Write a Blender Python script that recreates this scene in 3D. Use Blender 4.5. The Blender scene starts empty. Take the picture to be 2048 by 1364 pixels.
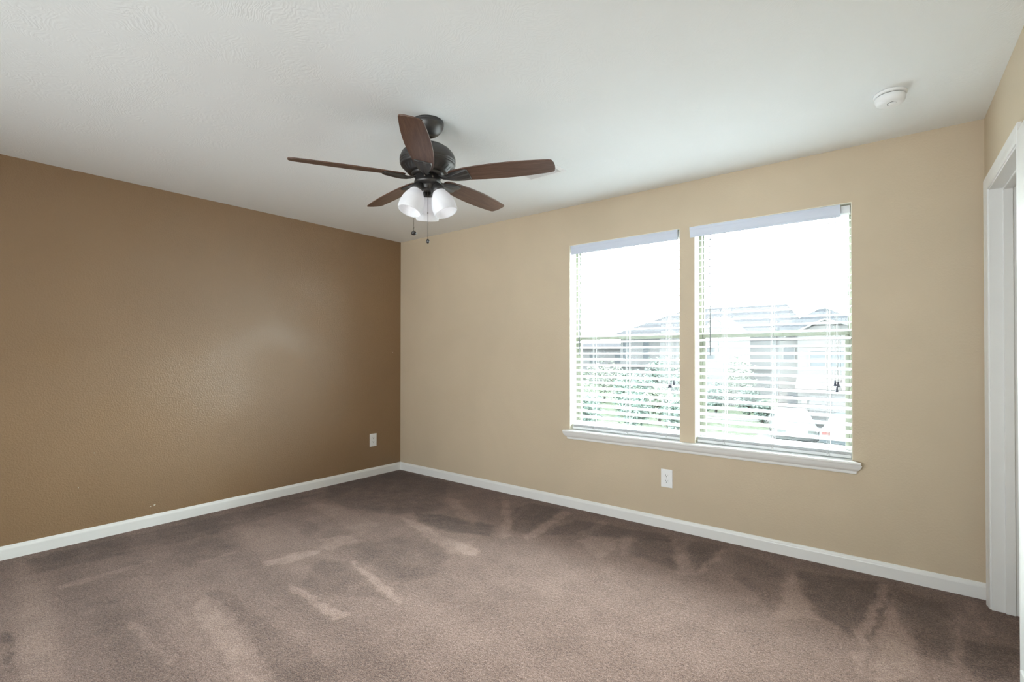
import bpy, bmesh, math, random
import numpy as np
from mathutils import Vector, Matrix

# ------------------------------------------------------------------ camera, sky, lights, exposure
scene = bpy.context.scene
col = scene.collection
scene.view_settings.view_transform = 'Standard'
scene.view_settings.look = 'None'
scene.view_settings.gamma = 1.0
scene.view_settings.exposure = 0.0
scene.cycles.max_bounces = 12
scene.cycles.diffuse_bounces = 8
scene.cycles.transparent_max_bounces = 16
scene.cycles.sample_clamp_indirect = 6.0
scene.cycles.caustics_reflective = False
scene.cycles.caustics_refractive = False

F_PX, CY_PX = 997.855, 699.217
yaw, pitch, roll = math.radians(-38.2396), math.radians(0.49057), math.radians(0.0415)
fw = Vector((math.sin(yaw) * math.cos(pitch), math.cos(yaw) * math.cos(pitch), math.sin(pitch)))
rt = Vector((math.cos(yaw), -math.sin(yaw), 0))
up = rt.cross(fw)
rt2 = rt * math.cos(roll) + up * math.sin(roll)
up2 = rt2.cross(fw)
cam_data = bpy.data.cameras.new('camera')
cam = bpy.data.objects.new('camera', cam_data)
col.objects.link(cam)
m = Matrix((rt2, up2, -fw)).transposed().to_4x4()
m.translation = Vector((4.26806, -3.47715, 1.24068))
cam.matrix_world = m
cam_data.sensor_width = 36.0
cam_data.lens = F_PX / 2048 * 36.0
cam_data.shift_y = (CY_PX - 682) / 2048
cam_data.clip_start = 0.02
cam_data.clip_end = 500
scene.camera = cam

SKY = 28.0
world = bpy.data.worlds.new('overcast_sky')
scene.world = world
world.use_nodes = True
bg = world.node_tree.nodes['Background']
bg.inputs[0].default_value = (0.92, 0.975, 1.0, 1)
bg.inputs[1].default_value = SKY

def area(name, loc, target, sx, sy, power, color, portal=False):
    l = bpy.data.lights.new(name, 'AREA')
    l.shape = 'RECTANGLE'
    l.size, l.size_y = sx, sy
    l.energy = power
    l.color = color
    o = bpy.data.objects.new(name, l)
    o.location = loc
    d = Vector(target) - Vector(loc)
    o.rotation_euler = d.to_track_quat('-Z', 'Y').to_euler()
    if portal:
        l.cycles.is_portal = True
    col.objects.link(o)
    return o

# sky portals in the two windows and an added fill light unseen behind the camera
area('window_sky_portal', (2.577, 0.17, 1.37), (2.577, -1, 1.37), 0.92, 1.52, 1, (1, 1, 1), True)
area('window_sky_portal.001', (3.578, 0.17, 1.37), (3.578, -1, 1.37), 0.92, 1.52, 1, (1, 1, 1), True)
FILL = 54
# added area light above the windows, boosting the daylight on the blinds
OVERHEAD = 7200
area('overhead_booster', (3.08, 3.2, 4.3), (3.08, 0, 1.4), 9, 3, OVERHEAD, (0.87, 0.955, 1.0))
area('rear_fill_light', (2.4, -5.02, 1.35), (2.15, 0, 1.75), 3.3, 1.9, FILL, (0.89, 0.97, 1.0)).data.spread = math.radians(100)

# ------------------------------------------------------------------ materials
def srgb(r, g, b):
    f = lambda c: (c / 12.92 if c <= 0.04045 else ((c + 0.055) / 1.055) ** 2.4)
    return (f(r / 255), f(g / 255), f(b / 255), 1)

class NT:
    def __init__(s, name):
        s.m = bpy.data.materials.new(name)
        s.m.use_nodes = True
        s.t = s.m.node_tree
        s.n = s.t.nodes
        s.b = s.n['Principled BSDF']
        s.out = s.n['Material Output']
    def add(s, typ, **kw):
        n = s.n.new(typ)
        for k, v in kw.items():
            if k in n.inputs: n.inputs[k].default_value = v
            else: setattr(n, k, v)
        return n
    def link(s, a, b): s.t.links.new(a, b)
    def coord(s, scale=(1, 1, 1)):
        tc = s.add('ShaderNodeTexCoord')
        mp = s.add('ShaderNodeMapping')
        mp.inputs['Scale'].default_value = scale
        s.link(tc.outputs['Object'], mp.inputs['Vector'])
        return mp.outputs['Vector']
    def noise(s, vec, scale, detail=2.0, rough=0.5, dist=0.0):
        n = s.add('ShaderNodeTexNoise')
        n.inputs['Scale'].default_value = scale
        n.inputs['Detail'].default_value = detail
        n.inputs['Roughness'].default_value = rough
        n.inputs['Distortion'].default_value = dist
        s.link(vec, n.inputs['Vector'])
        return n.outputs['Fac']
    def ramp(s, fac, stops):
        r = s.add('ShaderNodeValToRGB')
        e = r.color_ramp.elements
        while len(e) < len(stops): e.new(0.5)
        for i, (p, c) in enumerate(stops):
            e[i].position = p
            e[i].color = c if len(c) == 4 else (*c, 1)
        s.link(fac, r.inputs['Fac'])
        return r.outputs['Color']
    def bump(s, h, strength, distance):
        bp = s.add('ShaderNodeBump')
        bp.inputs['Strength'].default_value = strength
        bp.inputs['Distance'].default_value = distance
        s.link(h, bp.inputs['Height'])
        s.link(bp.outputs['Normal'], s.b.inputs['Normal'])
        return bp
    def math(s, op, a, b=0.0, c=None):
        n = s.add('ShaderNodeMath', operation=op)
        for i, v in enumerate((a, b) if c is None else (a, b, c)):
            if hasattr(v, 'links') or hasattr(v, 'is_linked'): s.link(v, n.inputs[i])
            else: n.inputs[i].default_value = v
        return n.outputs[0]

def plain(name, color, rough=0.5, metal=0.0, spec=0.5, vary=0.04, scale=6.0):
    k = NT(name)
    k.b.inputs['Roughness'].default_value = rough
    k.b.inputs['Metallic'].default_value = metal
    k.b.inputs['Specular IOR Level'].default_value = spec
    c = tuple(color[:3])
    lo = tuple(max(0, x * (1 - vary)) for x in c)
    hi = tuple(min(1, x * (1 + vary)) for x in c)
    f = k.noise(k.coord(), scale, 3)
    k.link(k.ramp(f, [(0.3, lo), (0.7, hi)]), k.b.inputs['Base Color'])
    return k.m

def wall_paint(name, color, rough, spec, bump, patchy=0.0):
    k = NT(name)
    v = k.coord()
    c = tuple(color[:3])
    big = k.noise(v, 1.3, 3, 0.6, 0.4)
    k.link(k.ramp(big, [(0.3, tuple(x * 0.95 for x in c)), (0.7, tuple(min(1, x * 1.04) for x in c))]), k.b.inputs['Base Color'])
    k.b.inputs['Specular IOR Level'].default_value = spec
    peel = k.noise(v, 95, 2, 0.55)
    k.bump(peel, bump, 0.004)
    if patchy:
        pn = k.noise(v, 0.9, 2, 0.5, 0.6)
        r = k.ramp(pn, [(0.46, (rough - patchy,) * 3), (0.54, (rough + patchy,) * 3)])
        k.link(r, k.b.inputs['Roughness'])
    else:
        k.b.inputs['Roughness'].default_value = rough
    return k.m

M = {}
M['tan'] = wall_paint('tan_wall_paint', (0.56, 0.463, 0.338), 0.55, 0.35, 0.22)
M['brown'] = wall_paint('brown_accent_paint', (0.240, 0.144, 0.070), 0.43, 0.85, 0.5, 0.05)
def ceiling_material():
    k = NT('brushed_ceiling_texture')
    v = k.coord()
    k.b.inputs['Base Color'].default_value = (0.86, 0.885, 0.89, 1)
    k.b.inputs['Roughness'].default_value = 0.8
    k.b.inputs['Specular IOR Level'].default_value = 0.2
    # slapped brush fans: short curved ridges turning from patch to patch
    warp = k.add('ShaderNodeTexNoise')
    warp.inputs['Scale'].default_value = 3.2
    warp.inputs['Detail'].default_value = 2
    k.link(v, warp.inputs['Vector'])
    mx = k.add('ShaderNodeMixRGB', blend_type='ADD')
    mx.inputs[0].default_value = 0.55
    k.link(v, mx.inputs[1]); k.link(warp.outputs['Color'], mx.inputs[2])
    wv = k.add('ShaderNodeTexWave', wave_type='BANDS', bands_direction='DIAGONAL')
    wv.inputs['Scale'].default_value = 22
    wv.inputs['Distortion'].default_value = 9
    wv.inputs['Detail'].default_value = 3
    wv.inputs['Detail Scale'].default_value = 1.6
    k.link(mx.outputs[0], wv.inputs['Vector'])
    mask = k.noise(v, 4.5, 3, 0.6)
    mr = k.ramp(mask, [(0.38, (0, 0, 0)), (0.62, (1, 1, 1))])
    mul = k.add('ShaderNodeMixRGB', blend_type='MULTIPLY')
    mul.inputs[0].default_value = 1
    k.link(wv.outputs['Color'], mul.inputs[1]); k.link(mr, mul.inputs[2])
    k.bump(mul.outputs[0], 0.11, 0.005)
    return k.m
M['ceiling'] = ceiling_material()
M['trim'] = plain('white_trim_paint', (0.80, 0.80, 0.79), 0.35, 0, 0.5, 0.015)
M['liner'] = plain('cream_reveal_paint', (0.80, 0.77, 0.66), 0.6, 0, 0.3, 0.02)
M['vinyl'] = plain('almond_window_vinyl', (0.19, 0.20, 0.155), 0.4, 0, 0.4, 0.02)
M['plastic'] = plain('white_plastic', (0.84, 0.85, 0.86), 0.35, 0, 0.5, 0.01)
M['dark_slot'] = plain('dark_slot', (0.03, 0.03, 0.03), 0.6)
M['chip'] = plain('bare_white_filler', (0.75, 0.73, 0.66), 0.8)
M['void'] = plain('dark_duct', (0.05, 0.05, 0.055), 0.8)

def carpet_material():
    k = NT('brown_cut_pile_carpet')
    v = k.coord()
    at = k.add('ShaderNodeAttribute')
    at.attribute_name = 'pile_lay'
    fine = k.noise(v, 210, 3, 0.65)
    mid = k.noise(v, 75, 3, 0.7)
    big = k.noise(v, 7, 5, 0.7)
    s = k.math('MULTIPLY_ADD', fine, 1.0, k.math('MULTIPLY_ADD', mid, 0.55, k.math('MULTIPLY', big, 0.22)))
    s = k.math('ADD', s, -0.385)
    s2 = k.math('MULTIPLY_ADD', at.outputs['Fac'], 0.14, s)
    c = k.ramp(s2, [(0.28, (0.0737, 0.0450, 0.0350)), (0.42, (0.1563, 0.0992, 0.0792)), (0.55, (0.2430, 0.1614, 0.1321)), (0.72, (0.3732, 0.2591, 0.2142)), (0.9, (0.4860, 0.3454, 0.2927))])
    k.link(c, k.b.inputs['Base Color'])
    k.b.inputs['Roughness'].default_value = 0.95
    k.b.inputs['Specular IOR Level'].default_value = 0.05
    k.b.inputs['Sheen Weight'].default_value = 0.15
    h = k.math('MULTIPLY_ADD', fine, 0.6, mid)
    k.bump(h, 0.7, 0.012)
    return k.m
M['carpet'] = carpet_material()

def wood_material():
    k = NT('walnut_fan_blade')
    v = k.coord((1.5, 22, 22))
    g1 = k.noise(v, 3.0, 5, 0.65, 0.6)
    g2 = k.noise(k.coord((3, 120, 120)), 3.0, 2, 0.5)
    f = k.math('MULTIPLY_ADD', g2, 0.35, k.math('MULTIPLY', g1, 0.75))
    c = k.ramp(f, [(0.30, (0.035, 0.016, 0.010)), (0.52, (0.085, 0.042, 0.028)), (0.75, (0.150, 0.085, 0.060))])
    k.link(c, k.b.inputs['Base Color'])
    k.b.inputs['Roughness'].default_value = 0.42
    return k.m
M['wood'] = wood_material()
M['bronze'] = plain('oil_rubbed_bronze', (0.075, 0.071, 0.069), 0.42, 0.75, 0.5, 0.1)
M['chain'] = plain('bronze_chain', (0.10, 0.085, 0.07), 0.45, 0.6)

def shade_material():
    k = NT('frosted_white_glass')
    k.n.remove(k.b)
    d = k.add('ShaderNodeBsdfDiffuse'); t = k.add('ShaderNodeBsdfTranslucent'); g = k.add('ShaderNodeBsdfGlossy')
    f = k.noise(k.coord(), 9, 3, 0.5, 1.0)
    c = k.ramp(f, [(0.35, (0.86, 0.86, 0.88)), (0.65, (0.94, 0.94, 0.95))])
    k.link(c, d.inputs['Color']); k.link(c, t.inputs['Color'])
    g.inputs['Roughness'].default_value = 0.25
    a = k.add('ShaderNodeMixShader'); a.inputs[0].default_value = 0.5
    k.link(d.outputs[0], a.inputs[1]); k.link(t.outputs[0], a.inputs[2])
    b2 = k.add('ShaderNodeMixShader'); b2.inputs[0].default_value = 0.05
    k.link(a.outputs[0], b2.inputs[1]); k.link(g.outputs[0], b2.inputs[2])
    k.link(b2.outputs[0], k.out.inputs['Surface'])
    return k.m
M['shade'] = shade_material()

def slat_material():
    k = NT('white_faux_wood_slat')
    k.n.remove(k.b)
    d = k.add('ShaderNodeBsdfDiffuse'); t = k.add('ShaderNodeBsdfTranslucent')
    f = k.noise(k.coord((1, 20, 20)), 6, 2)
    c = k.ramp(f, [(0.3, (0.80, 0.81, 0.83)), (0.7, (0.85, 0.86, 0.88))])
    k.link(c, d.inputs['Color']); k.link(c, t.inputs['Color'])
    a = k.add('ShaderNodeMixShader'); a.inputs[0].default_value = 0.10
    k.link(d.outputs[0], a.inputs[1]); k.link(t.outputs[0], a.inputs[2])
    k.link(a.outputs[0], k.out.inputs['Surface'])
    return k.m
M['slat'] = slat_material()
M['valance'] = plain('white_valance', (0.60, 0.65, 0.76), 0.45, 0, 0.4, 0.01)
M['wand'] = plain('smoky_acrylic', (0.22, 0.24, 0.25), 0.25)
M['tassel'] = plain('slate_tassel', (0.10, 0.11, 0.15), 0.5)
M['cord'] = plain('white_cord', (0.78, 0.79, 0.80), 0.8)

def glass_material():
    k = NT('window_glass')
    k.n.remove(k.b)
    tr = k.add('ShaderNodeBsdfTransparent'); g = k.add('ShaderNodeBsdfGlossy'); fr = k.add('ShaderNodeLayerWeight')
    f = k.noise(k.coord(), 2, 2)
    k.link(k.ramp(f, [(0.3, (0.93, 0.97, 0.955)), (0.7, (0.95, 0.98, 0.965))]), tr.inputs['Color'])
    g.inputs['Roughness'].default_value = 0.02
    fac = k.math('MULTIPLY_ADD', k.math('POWER', fr.outputs['Facing'], 5.0), 0.55, 0.03)
    a = k.add('ShaderNodeMixShader')
    k.link(fac, a.inputs[0]); k.link(tr.outputs[0], a.inputs[1]); k.link(g.outputs[0], a.inputs[2])
    k.link(a.outputs[0], k.out.inputs['Surface'])
    return k.m
M['glass'] = glass_material()

# outdoors
M['lawn'] = plain('lawn_grass', (0.048, 0.055, 0.042), 0.9, 0, 0.0, 0.35, 2.0)
M['concrete'] = plain('pale_concrete', (0.075, 0.075, 0.074), 0.9, 0, 0.0, 0.08, 1.0)
M['shingle'] = plain('grey_shingle', (0.0205, 0.0215, 0.0245), 0.9, 0, 0.0, 0.12, 3.0)
M['shingle_pale'] = plain('pale_shingle', (0.031, 0.031, 0.034), 0.9, 0, 0.0, 0.12, 3.0)
M['siding'] = plain('cream_siding', (0.052, 0.051, 0.0505), 0.8, 0, 0.0, 0.05, 1.0)
M['siding_lilac'] = plain('pale_grey_siding', (0.058, 0.058, 0.060), 0.8, 0, 0.0, 0.05, 1.0)
M['fascia'] = plain('white_fascia', (0.072, 0.072, 0.072), 0.7, 0, 0.0, 0.03)
M['brick'] = plain('faded_brick', (0.046, 0.042, 0.041), 0.9, 0, 0.0, 0.2, 8.0)
M['dark_glass'] = plain('house_window_glass', (0.030, 0.034, 0.038), 0.5, 0, 0.05, 0.1)
M['bark'] = plain('grey_bark', (0.035, 0.032, 0.028), 0.9)
M['leaf'] = plain('green_leaf', (0.062, 0.088, 0.076), 0.6, 0, 0.3, 0.5, 3.0)
M['leaf_pale'] = plain('pale_green_leaf', (0.074, 0.088, 0.068), 0.6, 0, 0.3, 0.5, 3.0)
M['car_white'] = plain('white_car_paint', (0.055, 0.056, 0.058), 0.3, 0, 0.5, 0.02)
M['car_blue'] = plain('blue_grey_car_paint', (0.035, 0.041, 0.047), 0.3, 0, 0.5, 0.02)
M['car_glass'] = plain('car_glass', (0.026, 0.031, 0.035), 0.1, 0, 0.5, 0.02)
M['tyre'] = plain('tyre_rubber', (0.02, 0.02, 0.02), 0.8)
M['red_lamp'] = plain('red_tail_lamp', (0.07, 0.022, 0.022), 0.3)
M['headlamp'] = plain('clear_headlamp', (0.05, 0.055, 0.055), 0.2)

# ------------------------------------------------------------------ mesh helpers
class MB:
    def __init__(s): s.v = []; s.f = []; s.sm = []
    def add(s, vs, fs, smooth=False):
        o = len(s.v)
        s.v += [tuple(p) for p in vs]
        s.f += [tuple(i + o for i in f) for f in fs]
        s.sm += [smooth] * len(fs)
        return s
    def box(s, x0, x1, y0, y1, z0, z1):
        vs = [(x, y, z) for x in (x0, x1) for y in (y0, y1) for z in (z0, z1)]
        return s.add(vs, [(0, 1, 3, 2), (4, 6, 7, 5), (0, 4, 5, 1), (2, 3, 7, 6), (0, 2, 6, 4), (1, 5, 7, 3)])
    def obox(s, c, ax, ay, az):      # oriented box from centre and half vectors
        c, ax, ay, az = map(Vector, (c, ax, ay, az))
        vs = [c + ax * i + ay * j + az * k for i in (-1, 1) for j in (-1, 1) for k in (-1, 1)]
        return s.add(vs, [(0, 1, 3, 2), (4, 6, 7, 5), (0, 4, 5, 1), (2, 3, 7, 6), (0, 2, 6, 4), (1, 5, 7, 3)])
    def lathe(s, prof, n=48, mat=None, smooth=True):
        vs, fs = [], []
        for r, z in prof:
            for i in range(n):
                a = 2 * math.pi * i / n
                p = Vector((r * math.cos(a), r * math.sin(a), z))
                vs.append(mat @ p if mat else p)
        for j in range(len(prof) - 1):
            for i in range(n):
                k = (i + 1) % n
                fs.append((j * n + i, j * n + k, (j + 1) * n + k, (j + 1) * n + i))
        s.add(vs, fs, smooth)
        caps = []
        if prof[0][0] > 1e-6: caps.append(tuple(range(n))[::-1])
        if prof[-1][0] > 1e-6: caps.append(tuple((len(prof) - 1) * n + i for i in range(n)))
        o = len(s.v) - len(vs)
        for c in caps: s.f.append(tuple(i + o for i in c)); s.sm.append(False)
        return s
    def tube(s, pts, r, n=8, closed_ends=True):
        pts = [Vector(p) for p in pts]
        vs, fs = [], []
        for i, p in enumerate(pts):
            d = (pts[min(i + 1, len(pts) - 1)] - pts[max(i - 1, 0)]).normalized()
            a = Vector((0, 0, 1)) if abs(d.z) < 0.9 else Vector((1, 0, 0))
            u = d.cross(a).normalized(); w = d.cross(u)
            rr = r[i] if isinstance(r, (list, tuple)) else r
            for k in range(n):
                t = 2 * math.pi * k / n
                vs.append(p + u * rr * math.cos(t) + w * rr * math.sin(t))
        for i in range(len(pts) - 1):
            for k in range(n):
                q = (k + 1) % n
                fs.append((i * n + k, i * n + q, (i + 1) * n + q, (i + 1) * n + k))
        s.add(vs, fs, True)
        if closed_ends:
            o = len(s.v) - len(vs)
            s.f.append(tuple(o + k for k in range(n))[::-1]); s.sm.append(False)
            s.f.append(tuple(o + (len(pts) - 1) * n + k for k in range(n))); s.sm.append(False)
        return s
    def extrude(s, poly, a, b, place):   # poly 2-D outline, place(u, v, t) -> point, t from a to b
        n = len(poly)
        vs = [place(u, v, a) for u, v in poly] + [place(u, v, b) for u, v in poly]
        fs = [tuple(range(n))[::-1], tuple(range(n, 2 * n))]
        fs += [(i, (i + 1) % n, n + (i + 1) % n, n + i) for i in range(n)]
        return s.add(vs, fs)
    def build(s, name, mat, parent=None, bevel=0.0, seg=2, auto=False):
        me = bpy.data.meshes.new(name)
        me.from_pydata(s.v, [], s.f)
        me.polygons.foreach_set('use_smooth', s.sm)
        bm = bmesh.new(); bm.from_mesh(me)
        bmesh.ops.recalc_face_normals(bm, faces=bm.faces)
        bm.to_mesh(me); bm.free()
        me.materials.append(mat)
        o = bpy.data.objects.new(name, me)
        col.objects.link(o)
        if parent: o.parent = parent
        if bevel:
            b = o.modifiers.new('bevel', 'BEVEL')
            b.width = bevel; b.segments = seg; b.limit_method = 'ANGLE'; b.angle_limit = math.radians(40)
        return o

def empty(name, loc, rz=0.0):
    o = bpy.data.objects.new(name, None)
    o.empty_display_size = 0.1
    o.location = loc; o.rotation_euler = (0, 0, rz)
    col.objects.link(o)
    return o
def tag(o, label=None, cat=None, group=None, kind=None):
    if label: o['label'] = label
    if cat: o['category'] = cat
    if group: o['group'] = group
    if kind: o['kind'] = kind
    return o
def struct(o, label, cat): return tag(o, label, cat, kind='structure')
def copy_tree(o, parent=None):
    c = o.copy(); col.objects.link(c); c.parent = parent
    for ch in list(o.children): copy_tree(ch, c)
    return c

# ------------------------------------------------------------------ room shell
H = 2.44
SKEW = 0.0264                       # the door wall is a touch out of square
XW = lambda y: 4.59 - SKEW * y      # its room face
YR = -5.05                          # rear wall
WIN = [(2.126, 3.028), (3.129, 4.028)]
Z0, Z1 = 0.607, 2.122               # window opening


# carpet floor: a fine grid whose pile_lay attribute says which way vacuuming left the pile leaning
STREAKS = [
    (0.8, 0.03, [(1.162, -0.444), (1.284, -0.423), (1.762, -0.694), (1.807, -0.798), (1.605, -0.746)]),
    (0.9, 0.025, [(1.573, -0.193), (1.623, -0.154), (2.17, -0.813), (2.128, -0.869)]),
    (0.5, 0.02, [(1.761, -0.118), (1.846, -0.122), (1.973, -0.527), (1.922, -0.51)]),
    (0.9, 0.02, [(2.142, -0.121), (2.209, -0.132), (2.262, -0.438), (2.298, -0.804), (2.237, -0.784)]),
    (0.7, 0.02, [(2.489, -0.119), (2.561, -0.147), (2.563, -0.502), (2.487, -0.466)]),
    (0.75, 0.03, [(2.55, -0.604), (2.584, -0.485), (2.75, -0.401), (2.815, -0.589), (2.798, -0.76)]),
    (0.7, 0.02, [(2.735, -0.318), (2.794, -0.271), (2.914, -0.59), (2.882, -0.655)]),
    (0.5, 0.012, [(3.037, -0.138), (3.056, -0.124), (3.244, -0.596), (3.221, -0.614)]),
    (0.7, 0.02, [(3.127, -0.268), (3.323, -0.593), (3.353, -0.634), (3.256, -0.679)]),
    (0.7, 0.02, [(3.347, -0.126), (3.387, -0.116), (3.362, -0.611), (3.327, -0.606)]),
    (0.8, 0.03, [(3.749, -0.256), (3.906, -0.693), (3.95, -0.75), (3.782, -0.861)]),
    (0.8, 0.02, [(4.162, -0.042), (4.192, -0.033), (4.188, -0.227), (4.13, -0.766), (4.137, -1.11), (4.113, -1.13), (4.101, -0.779), (4.155, -0.246)]),
    (0.8, 0.03, [(4.205, -0.274), (4.254, -0.564), (4.301, -0.782), (4.306, -1.029), (4.165, -1.141), (4.166, -0.88)]),
    (-1, 0.008, [(4.2, -0.217), (4.209, -0.238), (4.141, -0.845), (4.132, -0.843)]),
    (0.6, 0.015, [(4.455, -0.247), (4.478, -0.229), (4.432, -0.878), (4.407, -0.897)]),
    (0.6, 0.02, [(4.52, -0.026), (4.558, -0.418), (4.54, -0.472), (4.5, -0.169)]),
    (1, 0.03, [(1.246, -1.016), (1.388, -0.991), (1.893, -1.102), (2.115, -1.1), (2.188, -1.203), (2.046, -1.277), (1.715, -1.185)]),
    (0.7, 0.03, [(1.924, -1.133), (2.017, -1.026), (2.187, -1.165), (2.171, -1.274)]),
    (1.25, 0.015, [(1.647, -1.726), (1.666, -1.711), (2.179, -1.808), (2.296, -1.855), (2.255, -1.874), (2.037, -1.827)]),
    (1.05, 0.03, [(1.173, -1.648), (1.277, -1.472), (1.425, -1.472), (1.406, -1.703), (1.342, -1.733)]),
    (1.25, 0.015, [(1.615, -2.094), (1.646, -2.085), (1.97, -2.106), (2.183, -2.078), (2.179, -2.15), (1.996, -2.148)]),
    (1.05, 0.02, [(1.253, -2.056), (1.288, -1.837), (1.354, -1.723), (1.4, -1.768), (1.403, -1.9), (1.335, -2.062)]),
    (0.9, 0.01, [(0.956, -2.282), (0.969, -2.089), (0.994, -2.099), (0.992, -2.289)]),
    (0.9, 0.03, [(1.387, -2.753), (1.54, -2.736), (1.924, -2.73), (1.953, -2.756), (1.72, -2.767)]),
    (-1.2, 0.02, [(1.101, -3.119), (1.111, -3.111), (1.627, -3.145), (1.609, -3.159)]),
    (0.5, 0.06, [(0.061, -2.962), (0.229, -2.919), (0.9, -2.919), (1.769, -3.033), (1.636, -3.138)]),
    (0.7, 0.02, [(1.419, -2.429), (1.763, -2.422), (2.406, -2.53), (2.273, -2.635), (1.954, -2.582), (1.543, -2.536)]),
    (-0.6, 0.04, [(1.419, -2.429), (1.437, -2.36), (2.304, -2.351), (2.584, -2.389), (2.362, -2.565), (1.855, -2.46)]),
    (-1.2, 0.04, [(1.261, -0.882), (1.45, -0.794), (1.94, -0.719), (2.054, -0.881), (1.772, -1.006), (1.468, -1.012)]),
    (-0.9, 0.03, [(1.811, -0.351), (1.802, -0.103), (2.109, -0.083), (2.205, -0.713), (2.089, -0.705)]),
    (-0.9, 0.03, [(2.286, -0.649), (2.325, -0.249), (3.003, -0.13), (3.059, -0.235), (2.828, -0.304), (2.485, -0.516)]),
    (-0.8, 0.04, [(2.828, -0.304), (3.043, -0.192), (3.224, -0.638), (2.933, -0.595)]),
    (-0.8, 0.02, [(3.174, -0.088), (3.347, -0.083), (3.323, -0.542), (3.172, -0.306)]),
    (-0.7, 0.05, [(3.416, -0.113), (3.72, -0.245), (3.766, -0.779), (3.528, -0.559)]),
    (-1, 0.04, [(3.765, -0.21), (4.155, -0.101), (4.149, -0.251), (4.071, -0.813), (3.919, -0.659)]),
    (-0.8, 0.05, [(4.22, -0.159), (4.436, -0.188), (4.411, -0.815), (4.318, -0.804), (4.262, -0.504)]),
    (-1.2, 0.04, [(4.458, -0.556), (4.631, -0.513), (4.595, -0.801), (4.485, -0.888), (4.45, -0.784)]),
    (-0.9, 0.08, [(-0.008, -0.829), (0.062, -0.053), (0.815, -0.059), (1.359, -0.709), (1.208, -0.986), (0.862, -1.103), (0.429, -1.191)]),
    (-0.7, 0.05, [(0.088, -2.922), (0.131, -1.986), (0.152, -1.027), (0.396, -1.126), (0.526, -2.066), (0.411, -2.944)]),
    (-0.6, 0.05, [(1.484, -1.536), (1.634, -1.066), (2.057, -1.288), (2.215, -1.597), (2.064, -1.716), (1.631, -1.673)]),
    (0.3, 0.08, [(0.586, -1.895), (0.726, -1.367), (1.192, -1.415), (1.159, -1.625), (1.129, -2.07)]),
    (-0.4, 0.05, [(0.444, -2.544), (0.473, -2.108), (0.849, -2.039), (0.979, -2.236), (1.011, -2.548)]),
    (-0.3, 0.08, [(2.305, -2.479), (2.534, -2.169), (2.851, -2.179), (2.406, -2.53)]),
    (0.7, 0.01, [(0.706, -2.88), (0.703, -2.436), (0.759, -2.447), (0.775, -2.883)]),
    (0.35, 0.03, [(0.919, -2.637), (0.938, -2.528), (2.273, -2.635), (2.169, -2.717)]),
    (-0.4, 0.05, [(1.038, -2.81), (1.093, -2.701), (2.066, -2.799), (1.917, -2.916)]),
    (0.55, 0.03, [(0.203, -1.242), (0.225, -1.07), (1.273, -1.22), (1.347, -1.441)]),
    (-0.4, 0.03, [(0.598, -1.616), (0.605, -1.463), (1.027, -1.546), (1.131, -1.681)]),
    (-0.7, 0.04, [(1.497, -1.826), (1.701, -1.755), (2.223, -1.874), (1.898, -2.064), (1.656, -2.039)]),
]
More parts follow.
